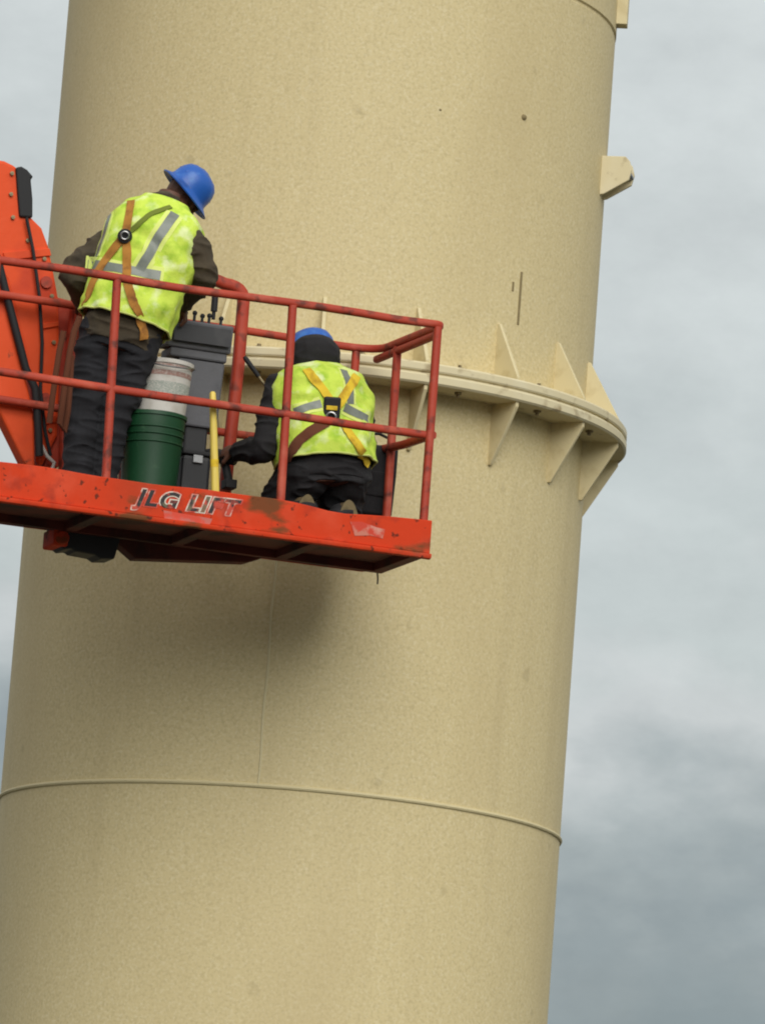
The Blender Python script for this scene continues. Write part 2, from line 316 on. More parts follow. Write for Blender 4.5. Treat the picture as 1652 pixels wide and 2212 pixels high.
# floor, toe boards, underframe
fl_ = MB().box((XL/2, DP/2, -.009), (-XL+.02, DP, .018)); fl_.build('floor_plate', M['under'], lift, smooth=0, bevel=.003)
def toe(pts, name='toe_board', lab=None):
    return MB().prism(*pts).build(name, M['board'], lift, smooth=0, bevel=.004, label=lab)
n = 26; ztop = [0.112+.006*noise.noise(Vector((k*.37, 2.2, 0)))+.005*math.sin(k*.5)-(.02*math.exp(-((k-20.5)/1.6)**2)) for k in range(n+1)]
xs = [XL+(0.012-XL)*k/n for k in range(n+1)]
front = toe(([(xs[k], -.034, ztop[k]) for k in range(n+1)]+[(.012, -.034, -.052), (XL, -.034, -.052)], (0, .010, 0)))
lip = MB().prism([(XL, -.023, -.05), (XL, -.052, -.056), (XL, -.055, -.066), (XL, -.050, -.078), (XL, -.023, -.082)], (0.014-XL, 0, 0)).build('toe_board_lip', M['board'], front, smooth=40)
toe(([(.012, -.022, .10), (.012, DP, .10), (.012, DP, -.02), (.012, -.022, -.05)], (-.008, 0, 0)))
toe(([(XL, DP+.002, .10), (.01, DP+.002, .10), (.01, DP+.002, -.02), (XL, DP+.002, -.02)], (0, .008, 0)))
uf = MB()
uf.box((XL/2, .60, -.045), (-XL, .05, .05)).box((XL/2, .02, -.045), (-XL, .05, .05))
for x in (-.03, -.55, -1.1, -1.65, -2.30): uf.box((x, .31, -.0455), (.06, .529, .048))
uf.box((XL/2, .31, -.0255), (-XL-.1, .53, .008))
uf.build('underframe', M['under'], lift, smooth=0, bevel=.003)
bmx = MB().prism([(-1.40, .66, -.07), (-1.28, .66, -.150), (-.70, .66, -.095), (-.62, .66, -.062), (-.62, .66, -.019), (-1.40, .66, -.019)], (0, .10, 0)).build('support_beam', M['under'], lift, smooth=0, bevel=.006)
br = MB().prism([(-1.72, .62, -.02), (-1.70, .62, -.13), (-1.66, .62, -.158), (-1.62, .62, -.148), (-1.60, .62, -.160), (-1.50, .62, -.165), (-1.47, .62, -.180), (-1.40, .62, -.172), (-1.385, .62, -.10), (-1.37, .62, -.02)], (0, .16, 0)).build('mounting_bracket', M['black'], lift, smooth=0, bevel=.008)
MB().lathe([(.012, -.0), (.034, .004), (.036, .03), (.03, .04)], (0, 0, 0), 18, mtx=Matrix.Rotation(R_(90), 3, 'X')).build('bracket_cap', M['board'], br).location = (-1.685, .62, -.105)
MB().box((-1.69, .69, -.10), (.075, .20, .09)).build('bracket_end', M['board'], br, smooth=0, bevel=.01)
MB().tube([L(815, 1238, .55), L(816, 1250, .55), L(815, 1262, .55)], .004, 8).build('hanging_wire', M['rubber'], lift)
# worn lettering on the toe board
def text_mesh(txt, size, off, ext):
    c = bpy.data.curves.new('t', 'FONT'); c.body = txt; c.size = size; c.shear = 0.3; c.offset = off; c.extrude = ext; c.space_character = 1.12; c.align_x = 'CENTER'; c.align_y = 'CENTER'; c.resolution_u = 4
    o = bpy.data.objects.new('t', c); COL.objects.link(o); dg = bpy.context.evaluated_depsgraph_get(); dg.update()
    me = bpy.data.meshes.new_from_object(o.evaluated_get(dg)); bpy.data.objects.remove(o); return me
TM = Matrix.Translation(L(402, 1087, -.034)) @ Matrix.Rotation(R_(-1.0), 4, 'Y') @ Matrix.Scale(1.18, 4, (1, 0, 0)) @ Matrix.Rotation(R_(90), 4, 'X')
for nm, off, ext, dy, mt in (('letter_outline', .0088, .0006, -.0012, 'inkw'), ('lettering', .0030, .0006, -.0026, 'ink')):
    me = text_mesh('JLG LIFT', .108, off, ext); me.transform(Matrix.Translation((0, dy, 0)) @ TM)
    link(me, nm, M[mt], front, smooth=0)
p = L(792, 1146, -.034); MB().prism([p+Vector((a, -.0008, b)) for a, b in ((-.09, .033), (-.03, .04), (.05, .022), (.095, .018), (.085, -.03), (.02, -.022), (-.06, -.034))], (0, -.0015, 0)).build('peeled_sticker', M['sticker'], front, smooth=0)
p = L(395, 1122, -.034); MB().prism([p+Vector((a, -.0004, b)) for a, b in ((-.10, .032), (.15, .022), (.13, -.030), (-.09, -.030))], (0, -.0009, 0)).build('faded_patch', mat('faded_pink_patch', lin(190, 104, 92), .7, layers=[(lin(212, 66, 40), 9, .5, .58, .9, 5)]), front, smooth=0)
# control console inside the back rail
con = MB()
con.prism([(-1.20, .66, 1.085), (-1.20, .86, 1.12), (-1.20, .86, .96), (-1.20, .68, .945)], (.335, 0, 0))
con.box((-1.03, .77, .925), (.30, .16, .05))
cono = con.build('control_console', M['grey'], lift, smooth=0, bevel=.010)
MB().prism([(-1.13, .70, .90), (-.885, .70, .90), (-.90, .70, .56), (-1.12, .70, .56)], (0, .12, 0)).build('console_body', M['grey'], cono, smooth=0, bevel=.01)
MB().box((-1.0, .77, .29), (.12, .10, .56)).build('pedestal', M['black'], cono, smooth=0, bevel=.01)
for px, h in ((400, 18), (420, 22), (437, 16), (452, 20), (478, 16)):
    q = L(px, 688, .76); q.z = 1.10
    MB().tube([q, q+Vector((.004, .01, h*.0016+.01))], .008, 10).ball(q+Vector((.004, .01, h*.0016+.014)), .013).build('switch_knob', M['rubber'], cono)
q = L(461, 690, .78); q2 = L(465, 640, .78); MB().tube([q, q2], .010, 10).tube([q+(q2-q)*.35, q2], .017, 12).build('joystick', M['rubber'], cono)
MB().box((-1.03, .655, 1.02), (.30, .004, .09), Matrix.Rotation(R_(-4), 3, 'X')).build('console_label', M['black'], cono, smooth=0)
# boom end at the basket's back left
Y1 = 1.02
A = [(-60, 325), (-20, 342), (12, 347), (38, 360), (46, 410), (70, 470), (92, 492), (106, 530), (118, 590), (129, 650), (131, 800), (126, 940), (108, 975), (92, 1008), (80, 1000), (74, 860), (60, 780), (14, 605), (-60, 500)]
boom = MB().prism([L(a, b, Y1) for a, b in A], (0, .17, 0)).build('boom_arm', M['boom'], lift, smooth=0, bevel=.018)
Bp = [(-70, 470), (-10, 585), (12, 640), (62, 835), (76, 900), (77, 1012), (60, 1012), (2, 895), (-70, 770)]
MB().prism([L(a, b, Y1-.05) for a, b in Bp], (0, .12, 0)).build('boom_fork', M['boom'], boom, smooth=0, bevel=.014)
MB().tube([L(a, b, Y1-.075) for a, b in ((-40, 480), (-4, 560), (12, 625), (34, 710), (56, 795), (76, 838), (80, 875), (84, 940), (86, 985))], .020, 12).build('hydraulic_hose', M['rubber'], boom)
MB().prism([L(a, b, Y1-.02) for a, b in ((36, 361), (48, 359), (60, 366), (74, 382), (68, 386), (72, 430), (72, 470), (44, 468), (40, 420))], (0, .13, 0)).build('rubber_guard', M['rubber'], boom, smooth=0, bevel=.012)
MB().tube([L(171, 596, 1.0), L(160, 690, 1.0), L(150, 800, 1.0), L(140, 940, 1.0), L(138, 1040, 1.0)], .026, 14, sq=.6).build('bracket_upright', M['rail'], boom)
MB().prism([L(a, b, 1.05) for a, b in ((118, 640), (158, 650), (150, 860), (128, 1010), (96, 1010), (112, 900))], (0, .10, 0)).build('bracket_plate', M['rail'], boom, smooth=0, bevel=.01)
for a, b, r in ((100, 610, .03), (98, 860, .026), (48, 900, .02)):
    q = L(a, b, Y1-.004); MB().lathe([(.001, 0), (r*.6, 0), (r, -.004), (r, .012)], (0, 0, 0), 20, mtx=Matrix.Rotation(R_(90), 3, 'X')).build('pivot_pin', M['rail'], boom).location = q
for pts in (((8, 545), (108, 536), (112, 552), (12, 562)), ((88, 700), (128, 694), (128, 704), (88, 711)), ((84, 905), (124, 896), (122, 912), (84, 920))):
    MB().prism([L(a, b, Y1-.012) for a, b in pts], (0, .02, 0)).build('weld_rib', M['boom'], boom, smooth=0, bevel=.003)
for a, b in ((26, 375), (24, 420), (28, 470), (60, 520), (96, 560), (112, 640), (116, 740), (116, 830), (108, 930)):
    MB().lathe([(.001, -.012), (.011, -.012), (.011, .004)], (0, 0, 0), 6, mtx=Matrix.Rotation(R_(90), 3, 'X')).build('bolt_head', M['bolt'], boom, smooth=0).location = L(a, b, Y1-.002)+Vector((0, -.008, 0))
MB().tube([L(a, b, Y1-.03) for a, b in ((58, 470), (72, 540), (86, 640), (92, 740), (88, 840), (98, 930), (110, 985))], .009, 10).build('hydraulic_hose', M['rubber'], boom)
MB().tube([L(a, b, Y1-.04) for a, b in ((90, 962), (102, 985), (118, 1000), (112, 1018))], .010, 10).build('white_cable', M['white'], boom)
rb = MB().tube([L(-10, 430, Y1+.09), L(-10, 430, Y1+.09)+Vector((-.9, .5, .25))], .13, 16, sq=.75)
rb.build('boom_knuckle', M['boom'], boom, smooth=40)
q = L(-10, 430, Y1+.09)+Vector((-.9, .5, .25)); MB().tube([q, q+Vector((-3.2, 4.6, -5.2))], [.15, .19], 16, sq=.75).build('main_boom', M['boom'], boom, smooth=40)

# ------------------------------------------------------------------ people
def tframe(org, yaw, lean_r, lean_f):
    """torso axes: right, forward, up; yaw turns the chest towards +X, leans tip the spine right / forward"""
    f = Vector((math.sin(R_(yaw)), math.cos(R_(yaw)), 0)); r = Vector((f.y, -f.x, 0))
    u = (Vector((0, 0, 1))+r*math.tan(R_(lean_r))+f*math.tan(R_(lean_f))).normalized()
    f = (f-u*f.dot(u)).normalized(); r = f.cross(u)
    o = Vector(org)
    return lambda a, b, c: o+r*a+f*b+u*c
def eloft(fr, prof, n=40, e=2.4, grow=0.0):
    rings = []
    for c, off, hw, hd in prof:
        rg = []
        for j in range(n):
            t = 2*math.pi*j/n; cs, sn = math.cos(t), math.sin(t)
            rg.append(fr(math.copysign(abs(cs)**(2/e), cs)*(hw+grow), off+math.copysign(abs(sn)**(2/e), sn)*(hd+grow), c))
        rings.append(rg)
    return rings
def dense(prof, k=6):
    P = [Vector((*p,)) if len(p) < 5 else p for p in [Vector(q) for q in prof]]; o = []
    for i in range(len(P)-1):
        p0, p1, p2, p3 = P[max(i-1, 0)], P[i], P[i+1], P[min(i+2, len(P)-1)]
        for j in range(k):
            t = j/k
            o.append(tuple(0.5*((2*p1)+(p2-p0)*t+(2*p0-5*p1+4*p2-p3)*t*t+(3*p1-p0-3*p2+p3)*t**3)))
    o.append(tuple(P[-1])); return o
TORSO = [(-.10, 0, .165, .115), (0, 0, .178, .125), (.10, -.005, .168, .118), (.22, -.01, .172, .115), (.34, -.015, .186, .12), (.43, -.015, .186, .115), (.50, -.005, .150, .09), (.545, .01, .085, .068), (.62, .03, .056, .058)]
VEST = [(.03, 0, .198, .145), (.10, -.003, .198, .138), (.22, -.01, .202, .130), (.34, -.015, .210, .132), (.42, -.016, .208, .128), (.475, -.010, .194, .114), (.52, -.002, .160, .096), (.55, .008, .105, .080), (.565, .012, .085, .072)]
def hframe(c, up, fw):
    u = Vector(up).normalized(); f = Vector(fw); f = (f-u*f.dot(u)).normalized(); r = f.cross(u); c = Vector(c)
    fr = lambda a, b, d: c+r*a+f*b+u*d
    m = Matrix((r, f, u)).transposed()
    return fr, m
def head_parts(mb, c, up, fw):
    fr, m = hframe(c, up, fw)
    mb.ball(fr(0, -.01, .02), (.076, .095, .095), rot=m); mb.ball(fr(0, .03, -.04), (.062, .070, .075), rot=m); mb.ball(fr(0, .05, -.085), (.036, .038, .030), rot=m)
    mb.ball(fr(0, .098, -.02), (.014, .022, .026), rot=m); mb.ball(fr(0, .088, .018), (.05, .016, .012), rot=m); mb.ball(fr(0, .088, -.062), (.026, .014, .012), rot=m)
    for s in (-1, 1):
        mb.ball(fr(s*.078, -.008, -.012), (.012, .022, .034), rot=m); mb.ball(fr(s*.032, .083, .002), (.013, .010, .009), rot=m)
    return fr, m
def hand_parts(mb, wrist, d, palm_n, side, curl=0.9, s=1.0):
    """palm, four unequal bent fingers and a thumb; d runs along the hand, palm_n out of the palm, side = +1 thumb towards d x n"""
    d = Vector(d).normalized(); pn = Vector(palm_n); pn = (pn-d*pn.dot(d)).normalized(); x = d.cross(pn)*side
    w_ = Vector(wrist); rot = Matrix((x, d, pn)).transposed()
    mb.ball(w_+d*.05*s, (.042*s, .056*s, .017*s), rot=rot); mb.limb([(w_-d*.03, .027*s), (w_+d*.02*s, .027*s)])
    for k, (o, ln) in enumerate(((.030, .078), (.010, .088), (-.011, .082), (-.031, .064))):
        p = w_+d*.088*s+x*o*s; q = [(p-d*.02*s, .0102*s)]; a = 0
        for j, fr_ in enumerate((.42, .33, .25)):
            a += curl*(0.55, .7, .6)[j]+.06*k
            p = p+(d*math.cos(a)+pn*math.sin(a))*ln*fr_*s; q.append((p, (.0096, .0088, .0078)[j]*s))
        mb.limb(q)
    p = w_+d*.03*s+x*.036*s; p1 = p+(d*.62+x*.62+pn*.35).normalized()*.042*s; p2 = p1+(d*.75+x*.05+pn*.65).normalized()*.034*s
    mb.limb([(p-x*.012, .0135*s), (p1, .0115*s), (p2, .0092*s)])
def arm(mb, sh, el, wr, rs): mb.limb([(sh, rs[0]), ((Vector(sh)+Vector(el))/2, rs[1]), (el, rs[2]), ((Vector(el)*.6+Vector(wr)*.4), rs[3]), (wr, rs[4])])
def leg(mb, hip, kn, an, rs): mb.limb([(hip, rs[0]), ((Vector(hip)+Vector(kn))/2, rs[1]), (kn, rs[2]), (Vector(kn)*.62+Vector(an)*.38, rs[3]), (an, rs[4])])
def ribbon(mb, bvh, pts, width, off=.006, th=.004, k=4):
    """webbing laid on the clothing: photo points are cast on to the body, then the band is pressed on to its surface"""
    P = []
    for (a, b), (c, d) in zip(pts, pts[1:]):
        nseg = max(2, int(math.hypot(c-a, d-b)/7))
        P += [(a+(c-a)*i/nseg, b+(d-b)*i/nseg) for i in range(nseg)]
    P.append(pts[-1]); H = []
    for q in P:
        d = rayl(*q); h = bvh.ray_cast(CL, d)
        if h[0] is not None: H.append((h[0], h[1] if h[1].dot(d) < 0 else -h[1]))
    if len(H) < 3: return
    for _ in range(2):
        H = [((H[max(i-1, 0)][0]+H[i][0]*2+H[min(i+1, len(H)-1)][0])/4, H[i][1]) for i in range(len(H))]
    rows = []
    for i, (p, nn) in enumerate(H):
        t = (H[min(i+1, len(H)-1)][0]-H[max(i-1, 0)][0]).normalized(); sd_ = nn.cross(t).normalized(); row = []
        for j in range(k+1):
            q = p+sd_*width*(j/k-.5); hit = bvh.find_nearest(q)
            n2 = hit[1] if hit[1].dot(nn) > 0 else -hit[1]; n2 = (n2+nn*1.2).normalized()
            row.append(hit[0]*.75+q*.25+n2*off)
        rows.append([r_ for r_ in row]+[r_-nn*th for r_ in row[::-1]])
    mb.rings(rows)
def hat(parent, org, c, up, fw, brim, rx, ry, h, name='hard_hat'):
    fr, m = hframe(c, up, fw); mb = MB(); n = 48
    prof = [(1.0, -.0), (1.0, .02), (.985, .05), (.93, .085), (.80, .118), (.58, .14), (.30, .150), (.05, .153)]
    rings = []
    def ring(sx, z, extra=0, dip=0):
        rg = []
        for j in range(n):
            t = 2*math.pi*j/n; cs, sn = math.cos(t), math.sin(t)
            rg.append(fr((rx*sx+extra)*cs, (ry*sx+extra*(1.25 if sn > 0 else 1))*sn, z-dip*(1+.3*abs(cs))))
        return rg
    rings.append(ring(.93, .02)); rings.append(ring(1.0, -.008)); rings.append(ring(1, -.010, brim, .010)); rings.append(ring(1, -.004, brim+.003, .010)); rings.append(ring(1.0, .006, .004))
    for s_, z in prof[1:]: rings.append(ring(s_, z*h/.153))
    mb.rings(rings)
    # crown ridges
    for o_ in (-.035, 0, .035):
        path = [fr(o_, ry*math.cos(t)*.93, h*.985*(max(math.sin(t), 0)**.8)*(1-(o_/rx)**2*.6)-.002) for t in [R_(20+i*14) for i in range(11)]]
        mb.tube(path, .008 if o_ else .010, 8)
    return mb.build(name, M['hat'], parent, org, smooth=50)

def person(org, label, fr, legs, arms, hands, head, scale, top_m, leg_m, bulk, sleeve, boots):
    """one continuous body mesh; clothing is parented to it"""
    o3 = Vector(org)
    sp = [(c*scale[1], o_*1, hw*scale[0], hd*scale[0]) for c, o_, hw, hd in TORSO]
    sv = [(c*scale[1], o_*1, hw*scale[0], hd*scale[0]) for c, o_, hw, hd in VEST]
    body = MB(); body.rings(eloft(fr, dense(sp), e=2.2))
    for a in arms: arm(body, *a, (.058, .048, .040, .040, .028))
    for l in legs: leg(body, *l, (.085, .074, .056, .054, .040))
    for l, bt in zip(legs, boots): body.limb([(l[2], .042), (bt[0], .040), (bt[1], .032)])
    hc, hu, hf, nk = head
    body.limb([(nk, .062), ((Vector(nk)+Vector(hc))/2+Vector((0, 0, -.01)), .058), (hc, .06)]); head_parts(body, hc, hu, hf)
    for h in hands: hand_parts(body, *h)
    me = remeshed(body, .0045, 4, None, org)
    root = link(me, 'person', M['skin'], smooth=80); root.location = BM @ o3; root.rotation_euler = (0, 0, BA); tag(root, label, 'person')
    # trousers
    tr = MB(); tr.rings(eloft(fr, [p for p in dense(sp) if p[0] < .14*scale[1]], grow=.014))
    for l in legs: leg(tr, *l, [q*bulk for q in (.108, .098, .082, .080, .072)])
    trm = remeshed(tr, .006, 5, (.019, 9, 15), org); tro = link(trm, 'trousers', leg_m, root, smooth=80)
    # jacket with sleeves
    jk = MB(); jk.rings(eloft(fr, [p for p in dense(sp) if p[0] > -.075*scale[1] and p[0] < .585*scale[1]], grow=.022))
    for a in arms: arm(jk, a[0], a[1], Vector(a[2])+(Vector(a[1])-Vector(a[2])).normalized()*.02, [q*sleeve for q in (.080, .080, .070, .064, .048)])
    for s_ in (-1, 1): jk.limb([(fr(s_*.07, 0, .53*scale[1]), .045), (arms[0 if s_ < 0 else 1][0], .074)])
    jk.ball(fr(0, .005, .55*scale[1]), .085)
    jkm = remeshed(jk, .006, 5, (.019, 8, 15), org); jko = link(jkm, 'jacket', top_m, root, smooth=80)
    # boots
    for bt in boots:
        b = MB(); b.limb([(bt[0], .056), ((bt[0]+bt[1])/2, .05), (bt[1], .042)]); b.limb([(bt[0], .058), (bt[2], .058)])
        bo = link(remeshed(b, .007, 4, None, org), 'boot', M['boot'], root, smooth=80)
        nn = bt[3]; ax = (bt[1]-bt[0]).normalized(); sx = ax.cross(nn).normalized(); sm = MB(); rg = []
        for th_ in (.040, .062):
            ring = []
            for j in range(28):
                t = 2*math.pi*j/28; lx = math.cos(t); ly = math.sin(t)
                ring.append((bt[0]+bt[1])/2+nn*th_+ax*lx*((bt[1]-bt[0]).length/2+.055)+sx*ly*(.054+.006*lx))
            rg.append(ring)
        sm.rings(rg).build('sole', M['sole'], bo, org, smooth=40)
    # vest
    rings = eloft(fr, dense(sv, 7), n=84, grow=.031); vm = MB(); K = len(rings)
    for i, rg in enumerate(rings):
        cen = sum(rg, Vector())/len(rg)
        for j, p in enumerate(rg):
            d = (p-cen).normalized(); k = max(0, 1-i/(K*.25))
            ww = .013*noise.noise(Vector((p.x*14, p.y*14, p.z*6)))+.013*(1-2*abs(noise.noise(Vector((p.x*7+p.z*5, p.y*7, p.z*11+4)))))
            rg[j] = p+d*(ww+k*.012*math.sin(j*.9)*.5)
    vm.rings(rings, cap=False)
    vo = vm.build('safety_vest', M['vest'], root, org, smooth=70)
    s2 = vo.modifiers.new('thick', 'SOLIDIFY'); s2.thickness = .004; s2.offset = 1
    hb = MB(); r0 = rings[0]
    hb.tube(r0+[r0[0]], .006, 8, cap=False).build('vest_binding', M['vest_edge'], root, org)
    vs = []; fs = []
    for me_ in (trm, jkm):
        o_ = len(vs); vs += [v.co+o3 for v in me_.vertices]; fs += [tuple(i+o_ for i in p.vertices) for p in me_.polygons]
    o_ = len(vs); vs += vm.v; fs += [tuple(i+o_ for i in f) for f in vm.f]
    return root, BVHTree.FromPolygons(vs, fs), vo, jko
def band(root, bvh, org, name, pts, wd, m, off=.008, label=None):
    r_ = None
    for p in pts:
        mb = MB(); ribbon(mb, bvh, p, wd, off)
        if mb.v: r_ = mb.build(name, M[m], root, org, smooth=60, label=label)
    return r_

c1 = lambda x, y: (.30995*x, .30995*y+324.3)
c2 = lambda x, y: (.30995*x, .30995*y+665.6)
c3 = lambda x, y: (.30995*x+460.8, .30995*y+597.3)

# --- standing worker
V = Vector
o1 = V((-1.60, .42, 0))
f1 = tframe((-1.515, .42, .93), 24, 12.5, 7)
hipL, hipR = f1(-.095, 0, -.03), f1(.095, 0, -.03)
ankL, ankR = V((-1.69, .40, .10)), V((-1.575, .42, .10))
w1, bvh1, v1, j1 = person(o1, 'standing worker in blue full brim hard hat, lime vest and olive brown sleeves', f1,
    [(hipL, V((-1.665, .47, .50)), ankL), (hipR, V((-1.515, .44, .52)), ankR)],
    [(f1(-.150, .06, .50), V((-1.735, .58, 1.22)), V((-1.60, .80, 1.12))), (f1(.175, -.03, .515), V((-1.145, .37, 1.255)), V((-1.16, .60, 1.165)))],
    [(V((-1.60, .80, 1.12)), (.5, .8, -.1), (-.1, .3, -1), 1), (V((-1.16, .60, 1.155)), (-.05, .75, -.55), (-.75, -.1, -.6), -1)],
    (V((-1.222, .57, 1.682)), (.66, -.24, .71), (.70, .42, -.56), f1(.02, .02, .62)), (.97, 1.235), M['jacket'], M['navy'], 1.06, 1.20,
    [(V((-1.69, .38, .075)), V((-1.68, .57, .055)), ankL, V((0, 0, -1))), (V((-1.575, .40, .075)), V((-1.53, .58, .055)), ankR, V((0, 0, -1)))])
hat(w1, o1, V((-1.203, .56, 1.712)), (.66, -.24, .71), (.70, .42, -.56), .036, .104, .122, .136)
for wd_, pp in ((.092, [c1(1225, 440), c1(1110, 600), c1(1020, 760), c1(965, 850)]), (.060, [c1(785, 420), c1(735, 590), c1(675, 760)]), (.088, [c1(585, 795), c1(760, 815), c1(960, 850), c1(1150, 880)])):
    band(w1, bvh1, o1, 'contrast_band', [pp], wd_, 'vest_edge', .0065)
hr = band(w1, bvh1, o1, 'reflective_stripe', [[c1(1225, 440), c1(1110, 600), c1(1020, 760), c1(965, 850)], [c1(600, 795), c1(760, 815), c1(960, 850), c1(1130, 880)]], .048, 'reflect', .009)
band(w1, bvh1, o1, 'reflective_stripe', [[c1(785, 420), c1(735, 590), c1(675, 760)]], .026, 'reflect', .009)
h1 = band(w1, bvh1, o1, 'harness_strap', [[c1(925, 330), c1(905, 480), c1(878, 585)], [c1(880, 590), c1(770, 730), c1(690, 850), c1(640, 970), c1(600, 1090), c1(545, 1230)], [c1(885, 600), c1(890, 740), c1(885, 900), c1(935, 1080), c1(990, 1220), c2(1005, 225)]], .042, 'strap_o', .014)
band(w1, bvh1, o1, 'harness_strap', [[c1(1200, 400), c1(1050, 450), c1(900, 580)]], .026, 'strap_g', .012)
ps = bvh1.ray_cast(CL, rayl(*c1(872, 600)))[0]; vd = rayl(270, 510)
MB().lathe([(.020, -.008), (.034, -.008), (.037, 0), (.034, .010), (.020, .011)], ps-vd*.026, 24, mtx=vd.to_track_quat('Z', 'Y').to_matrix()).build('back_pad', M['rubber'], h1, o1)
rg = MB().lathe([(.019+.0045*math.cos(t), .0045*math.sin(t)) for t in [i*math.pi/4 for i in range(8)]], ps-vd*.050+V((0, 0, .004)), 24, closed=True, mtx=vd.to_track_quat('Z', 'Y').to_matrix()).build('dee_ring', M['steel'], h1, o1)
# lanyard hanging at his left hip, swinging free to the left
lp = [L(*c2(560, 60), .24), L(*c2(520, 160), .25), L(*c2(490, 300), .27), L(*c2(465, 460), .3), L(*c2(440, 640), .34), L(*c2(420, 800), .38), L(*c2(450, 860), .4), L(*c2(475, 720), .37), L(*c2(490, 520), .33), L(*c2(500, 330), .3)]
MB().tube(lp, .016, 10).build('lanyard', M['strap_d'], h1, o1)
MB().tube([p+V((-.045, .03, .0)) for p in lp[1:6]], .015, 10).build('lanyard', M['strap_d'], h1, o1)

# --- kneeling worker
o2 = V((-.43, .45, 0))
f2 = tframe((-.415, .40, .37), -4, -6, 11)
w2, bvh2, v2, j2 = person(o2, 'kneeling worker in black hood and blue hard hat, lime vest with yellow straps', f2,
    [(f2(-.11, 0, -.01), V((-.60, .70, .10)), V((-.535, .34, .11))), (f2(.11, 0, -.01), V((-.25, .70, .10)), V((-.325, .34, .11)))],
    [(f2(-.205, 0, .42), V((-.725, .44, .44)), V((-.800, .67, .46))), (f2(.205, 0, .43), V((-.165, .58, .50)), V((-.26, .82, .56)))],
    [(V((-.800, .67, .46)), (-.45, .85, .05), (.5, .3, -.4), 1), (V((-.26, .82, .56)), (-.2, .9, .25), (-.6, .1, -.6), -1)],
    (V((-.475, .56, .965)), (-.03, .42, .9), (0, .85, -.5), f2(0, .03, .55)), (1.09, .955), M['hoodie'], M['blackpant'], 1.22, 1.0,
    [(V((-.540, .33, .155)), V((-.550, .32, .02)), V((-.535, .38, .10)), V((0, -1, .12)).normalized()), (V((-.320, .33, .155)), V((-.315, .32, .02)), V((-.325, .38, .10)), V((0, -1, .12)).normalized())])
hat(w2, o2, V((-.472, .585, .985)), (-.03, .30, .95), (0, .9, -.4), .012, .118, .135, .125)
hd = MB(); fr, m_ = hframe((-.475, .53, .948), (-.03, .25, .95), (0, .95, -.3))
hd.ball(fr(0, -.025, .0), (.134, .122, .118), rot=m_); hd.ball(fr(0, .0, -.075), (.125, .12, .085), rot=m_); hd.ball(fr(0, -.02, -.13), (.135, .125, .06), rot=m_)
hm = remeshed(hd, .007, 6, (.012, 9, 12), o2); link(hm, 'hood', M['hoodie'], w2, smooth=80)
for wd_, pp in ((.075, [c3(540, 955), c3(650, 915), c3(760, 885)]), (.075, [c3(900, 905), c3(1000, 960), c3(1080, 1002)]), (.07, [c3(900, 640), c3(945, 760), c3(950, 900)])):
    band(w2, bvh2, o2, 'contrast_band', [pp], wd_, 'vest_edge', .0065)
band(w2, bvh2, o2, 'reflective_stripe', [[c3(560, 950), c3(650, 915), c3(760, 885)], [c3(900, 905), c3(1000, 960), c3(1075, 1000)], [c3(900, 650), c3(945, 760), c3(950, 900)]], .042, 'reflect', .009)
h2 = band(w2, bvh2, o2, 'harness_strap', [[c3(640, 650), c3(720, 740), c3(800, 850), c3(830, 900)], [c3(1000, 690), c3(940, 780), c3(880, 880), c3(840, 920)], [c3(900, 1030), c3(950, 1110), c3(1010, 1190), c3(1075, 1330)]], .044, 'strap_y', .014)
band(w2, bvh2, o2, 'leg_strap', [[c3(800, 1010), c3(690, 1070), c3(590, 1150), c3(520, 1280)]], .05, 'strap_d', .012)
ps = bvh2.ray_cast(CL, rayl(*c3(825, 930)))[0]; vd = rayl(*c3(825, 930)); q4 = vd.to_track_quat('Z', 'Y').to_matrix()
MB().box(ps-vd*.018, (.085, .13, .02), q4).build('back_pad', M['rubber'], h2, o2, smooth=0, bevel=.01)
MB().box(ps-vd*.032+V((0, 0, .01)), (.055, .022, .008), q4).build('pad_buckle', M['strap_y'], h2, o2, smooth=0, bevel=.003)
MB().lathe([(.022+.006*math.cos(t), .006*math.sin(t)) for t in [i*math.pi/4 for i in range(8)]], ps-vd*.034+V((0, 0, -.035)), 24, closed=True, mtx=q4).build('dee_ring', M['steel'], h2, o2)

# ------------------------------------------------------------------ loose things in the basket
def loose(name, label, cat, org): return frame_thing(name, label, cat, org)
bc = L(322, 1040, .50); bc.z = .001
gb = loose('green_bucket', 'dark green tall plastic bucket standing on the basket floor beside the standing worker', 'bucket', bc)
Z = V((0, 0, 0)); GH = .545
MB().lathe([(.122, .0), (.127, .006), (.157, GH-.02), (.164, GH-.018), (.164, GH), (.158, GH+.002), (.151, GH-.002), (.120, .012)], n=48).build('pail', M['green'], gb)
for z in (GH-.11, GH-.075, GH-.15): MB().lathe([(.127+z*.0567+.006*math.cos(t), z+.005*math.sin(t)) for t in [i*math.pi/4 for i in range(8)]], n=48, closed=True).build('rim_ring', M['green'], gb)
wbk = loose('white_bucket', 'dirty white printed pail nested upright inside the dark green bucket', 'bucket', bc+V((0.022, 0, GH-.03)))
MB().lathe([(.112, -.14), (.132, .05), (.149, .275), (.156, .277), (.156, .297), (.150, .299), (.144, .293), (.108, -.13)], n=48).build('pail', M['white'], wbk)
def pband(z0, z1, m):
    r = lambda z: .132+(z-.05)*.0756+.0012
    n_ = 20; rr = []
    for z in (z0, z1): rr.append([V((r(z)*math.cos(a), r(z)*math.sin(a), z)) for a in [R_(215+i*120/n_) for i in range(n_+1)]])
    mb = MB(); k = n_+1; mb.add(rr[0]+rr[1], [(i, i+1, k+i+1, k+i) for i in range(n_)]); return mb.build('printed_band', M[m], wbk)
pband(.216, .240, 'print_r'); pband(.11, .185, 'print_g'); pband(.262, .272, 'print_r')
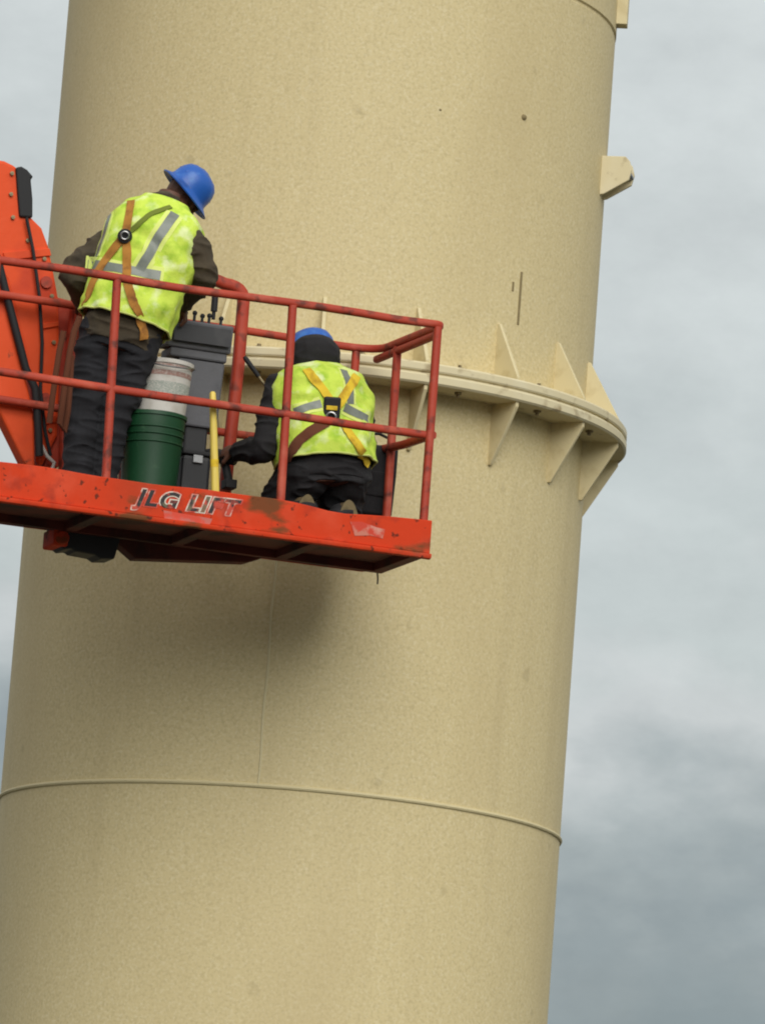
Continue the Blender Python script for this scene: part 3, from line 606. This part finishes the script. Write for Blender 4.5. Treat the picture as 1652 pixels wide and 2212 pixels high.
MB().tube([V((.158*math.cos(a), .158*math.sin(a)-.02*abs(math.sin(a)), .282-.03*math.sin(a)**2)) for a in [R_(180+i*9) for i in range(21)]], .004, 8).build('handle', M['steel'], wbk)

p0, p1 = L(468, 1100, .06), L(459.5, 846, .06); p0.z = .0
hn = loose('wooden_pole', 'short yellow wooden pole standing upright against the front rail', 'pole', p0)
MB().tube([p0-p0, (p1-p0)*.2, (p1-p0)*.6, (p1-p0)*.93, (p1-p0)*.985, (p1-p0)], [.021, .020, .018, .0165, .015, .009], 16, sq=.3).build('shaft', M['wood'], hn)
MB().tube([(p1-p0)*.40+V((0, 0, 0)), (p1-p0)*.46], .0205, 16).build('grip_band', M['strap_y'], hn)

pb = L(832, 1040, .72); pb.z = 0
bag = loose('tool_bag', 'black canvas tool bag hung in the basket corner right of the kneeling worker', 'tool bag', pb)
bgm = MB().prism([(-.13, 0, .615), (-.06, -.01, .60), (.02, -.004, .605), (.062, 0, .60), (.058, -.01, .45), (.052, 0, .24), (-.15, 0, .24), (-.14, -.012, .42)], (0, .12, 0))
bgm.build('bag_body', M['hoodie'], bag, smooth=30, bevel=.015)
MB().tube([(-.09, .03, .59), (-.08, .05, .66), (-.03, .06, .67), (.02, .05, .65), (.03, .03, .59)], .008, 10).build('bag_handle', M['rubber'], bag)
MB().box((-.04, -.004, .40), (.13, .02, .13)).build('bag_pocket', M['hoodie'], bag, smooth=0, bevel=.008)

pk = L(412, 1000, .62); pk.z = 0.0
bx = loose('tool_case', 'black plastic tool case on the basket floor under the control console', 'tool case', pk)
MB().box((0, 0, .19), (.15, .22, .38)).build('case_body', M['black'], bx, smooth=0, bevel=.02)
MB().box((0, 0, .393), (.156, .226, .022)).build('case_lid', M['rubber'], bx, smooth=0, bevel=.006)
MB().box((0, -.118, .36), (.05, .012, .04)).build('latch', M['steel'], bx, smooth=0, bevel=.003)

t0, t1 = L(529, 772, .80), L(640, 925, .74); dr = t1-t0; tb0 = t0+dr*(t0.z/(-dr.z)); 
brk = loose('pry_bar', 'thin dark steel bar with black grip leaning behind the kneeling worker', 'pry bar', (tb0.x, tb0.y, 0))
ob = V((tb0.x, tb0.y, 0)); MB().tube([tb0-ob, t0-ob], .007, 12).build('bar', M['bolt'], brk)
MB().tube([t0-ob+dr.normalized()*.12, t0-ob+dr.normalized()*.01, t0-ob-dr.normalized()*.005], [.011, .013, .008], 12).build('grip', M['rubber'], brk)

hp = V((-.852, .79, .445)); iw = loose('impact_wrench', 'black impact wrench in the kneeling worker left hand pointing at the flange', 'power tool', hp)
dq = V((-.5, .5, .12)).normalized()
MB().tube([-dq*.10, -dq*.095, dq*.03, dq*.06, dq*.10], [.026, .034, .036, .028, .018], 18).build('motor_housing', M['black'], iw)
MB().tube([dq*.10, dq*.15], .013, 12).build('socket', M['steel'], iw)
MB().tube([-dq*.03, -dq*.05+V((.01, -.02, -.12))], [.020, .022], 14).box(-dq*.05+V((.012, -.025, -.14)), (.06, .08, .045)).build('grip', M['rubber'], iw, bevel=.004)
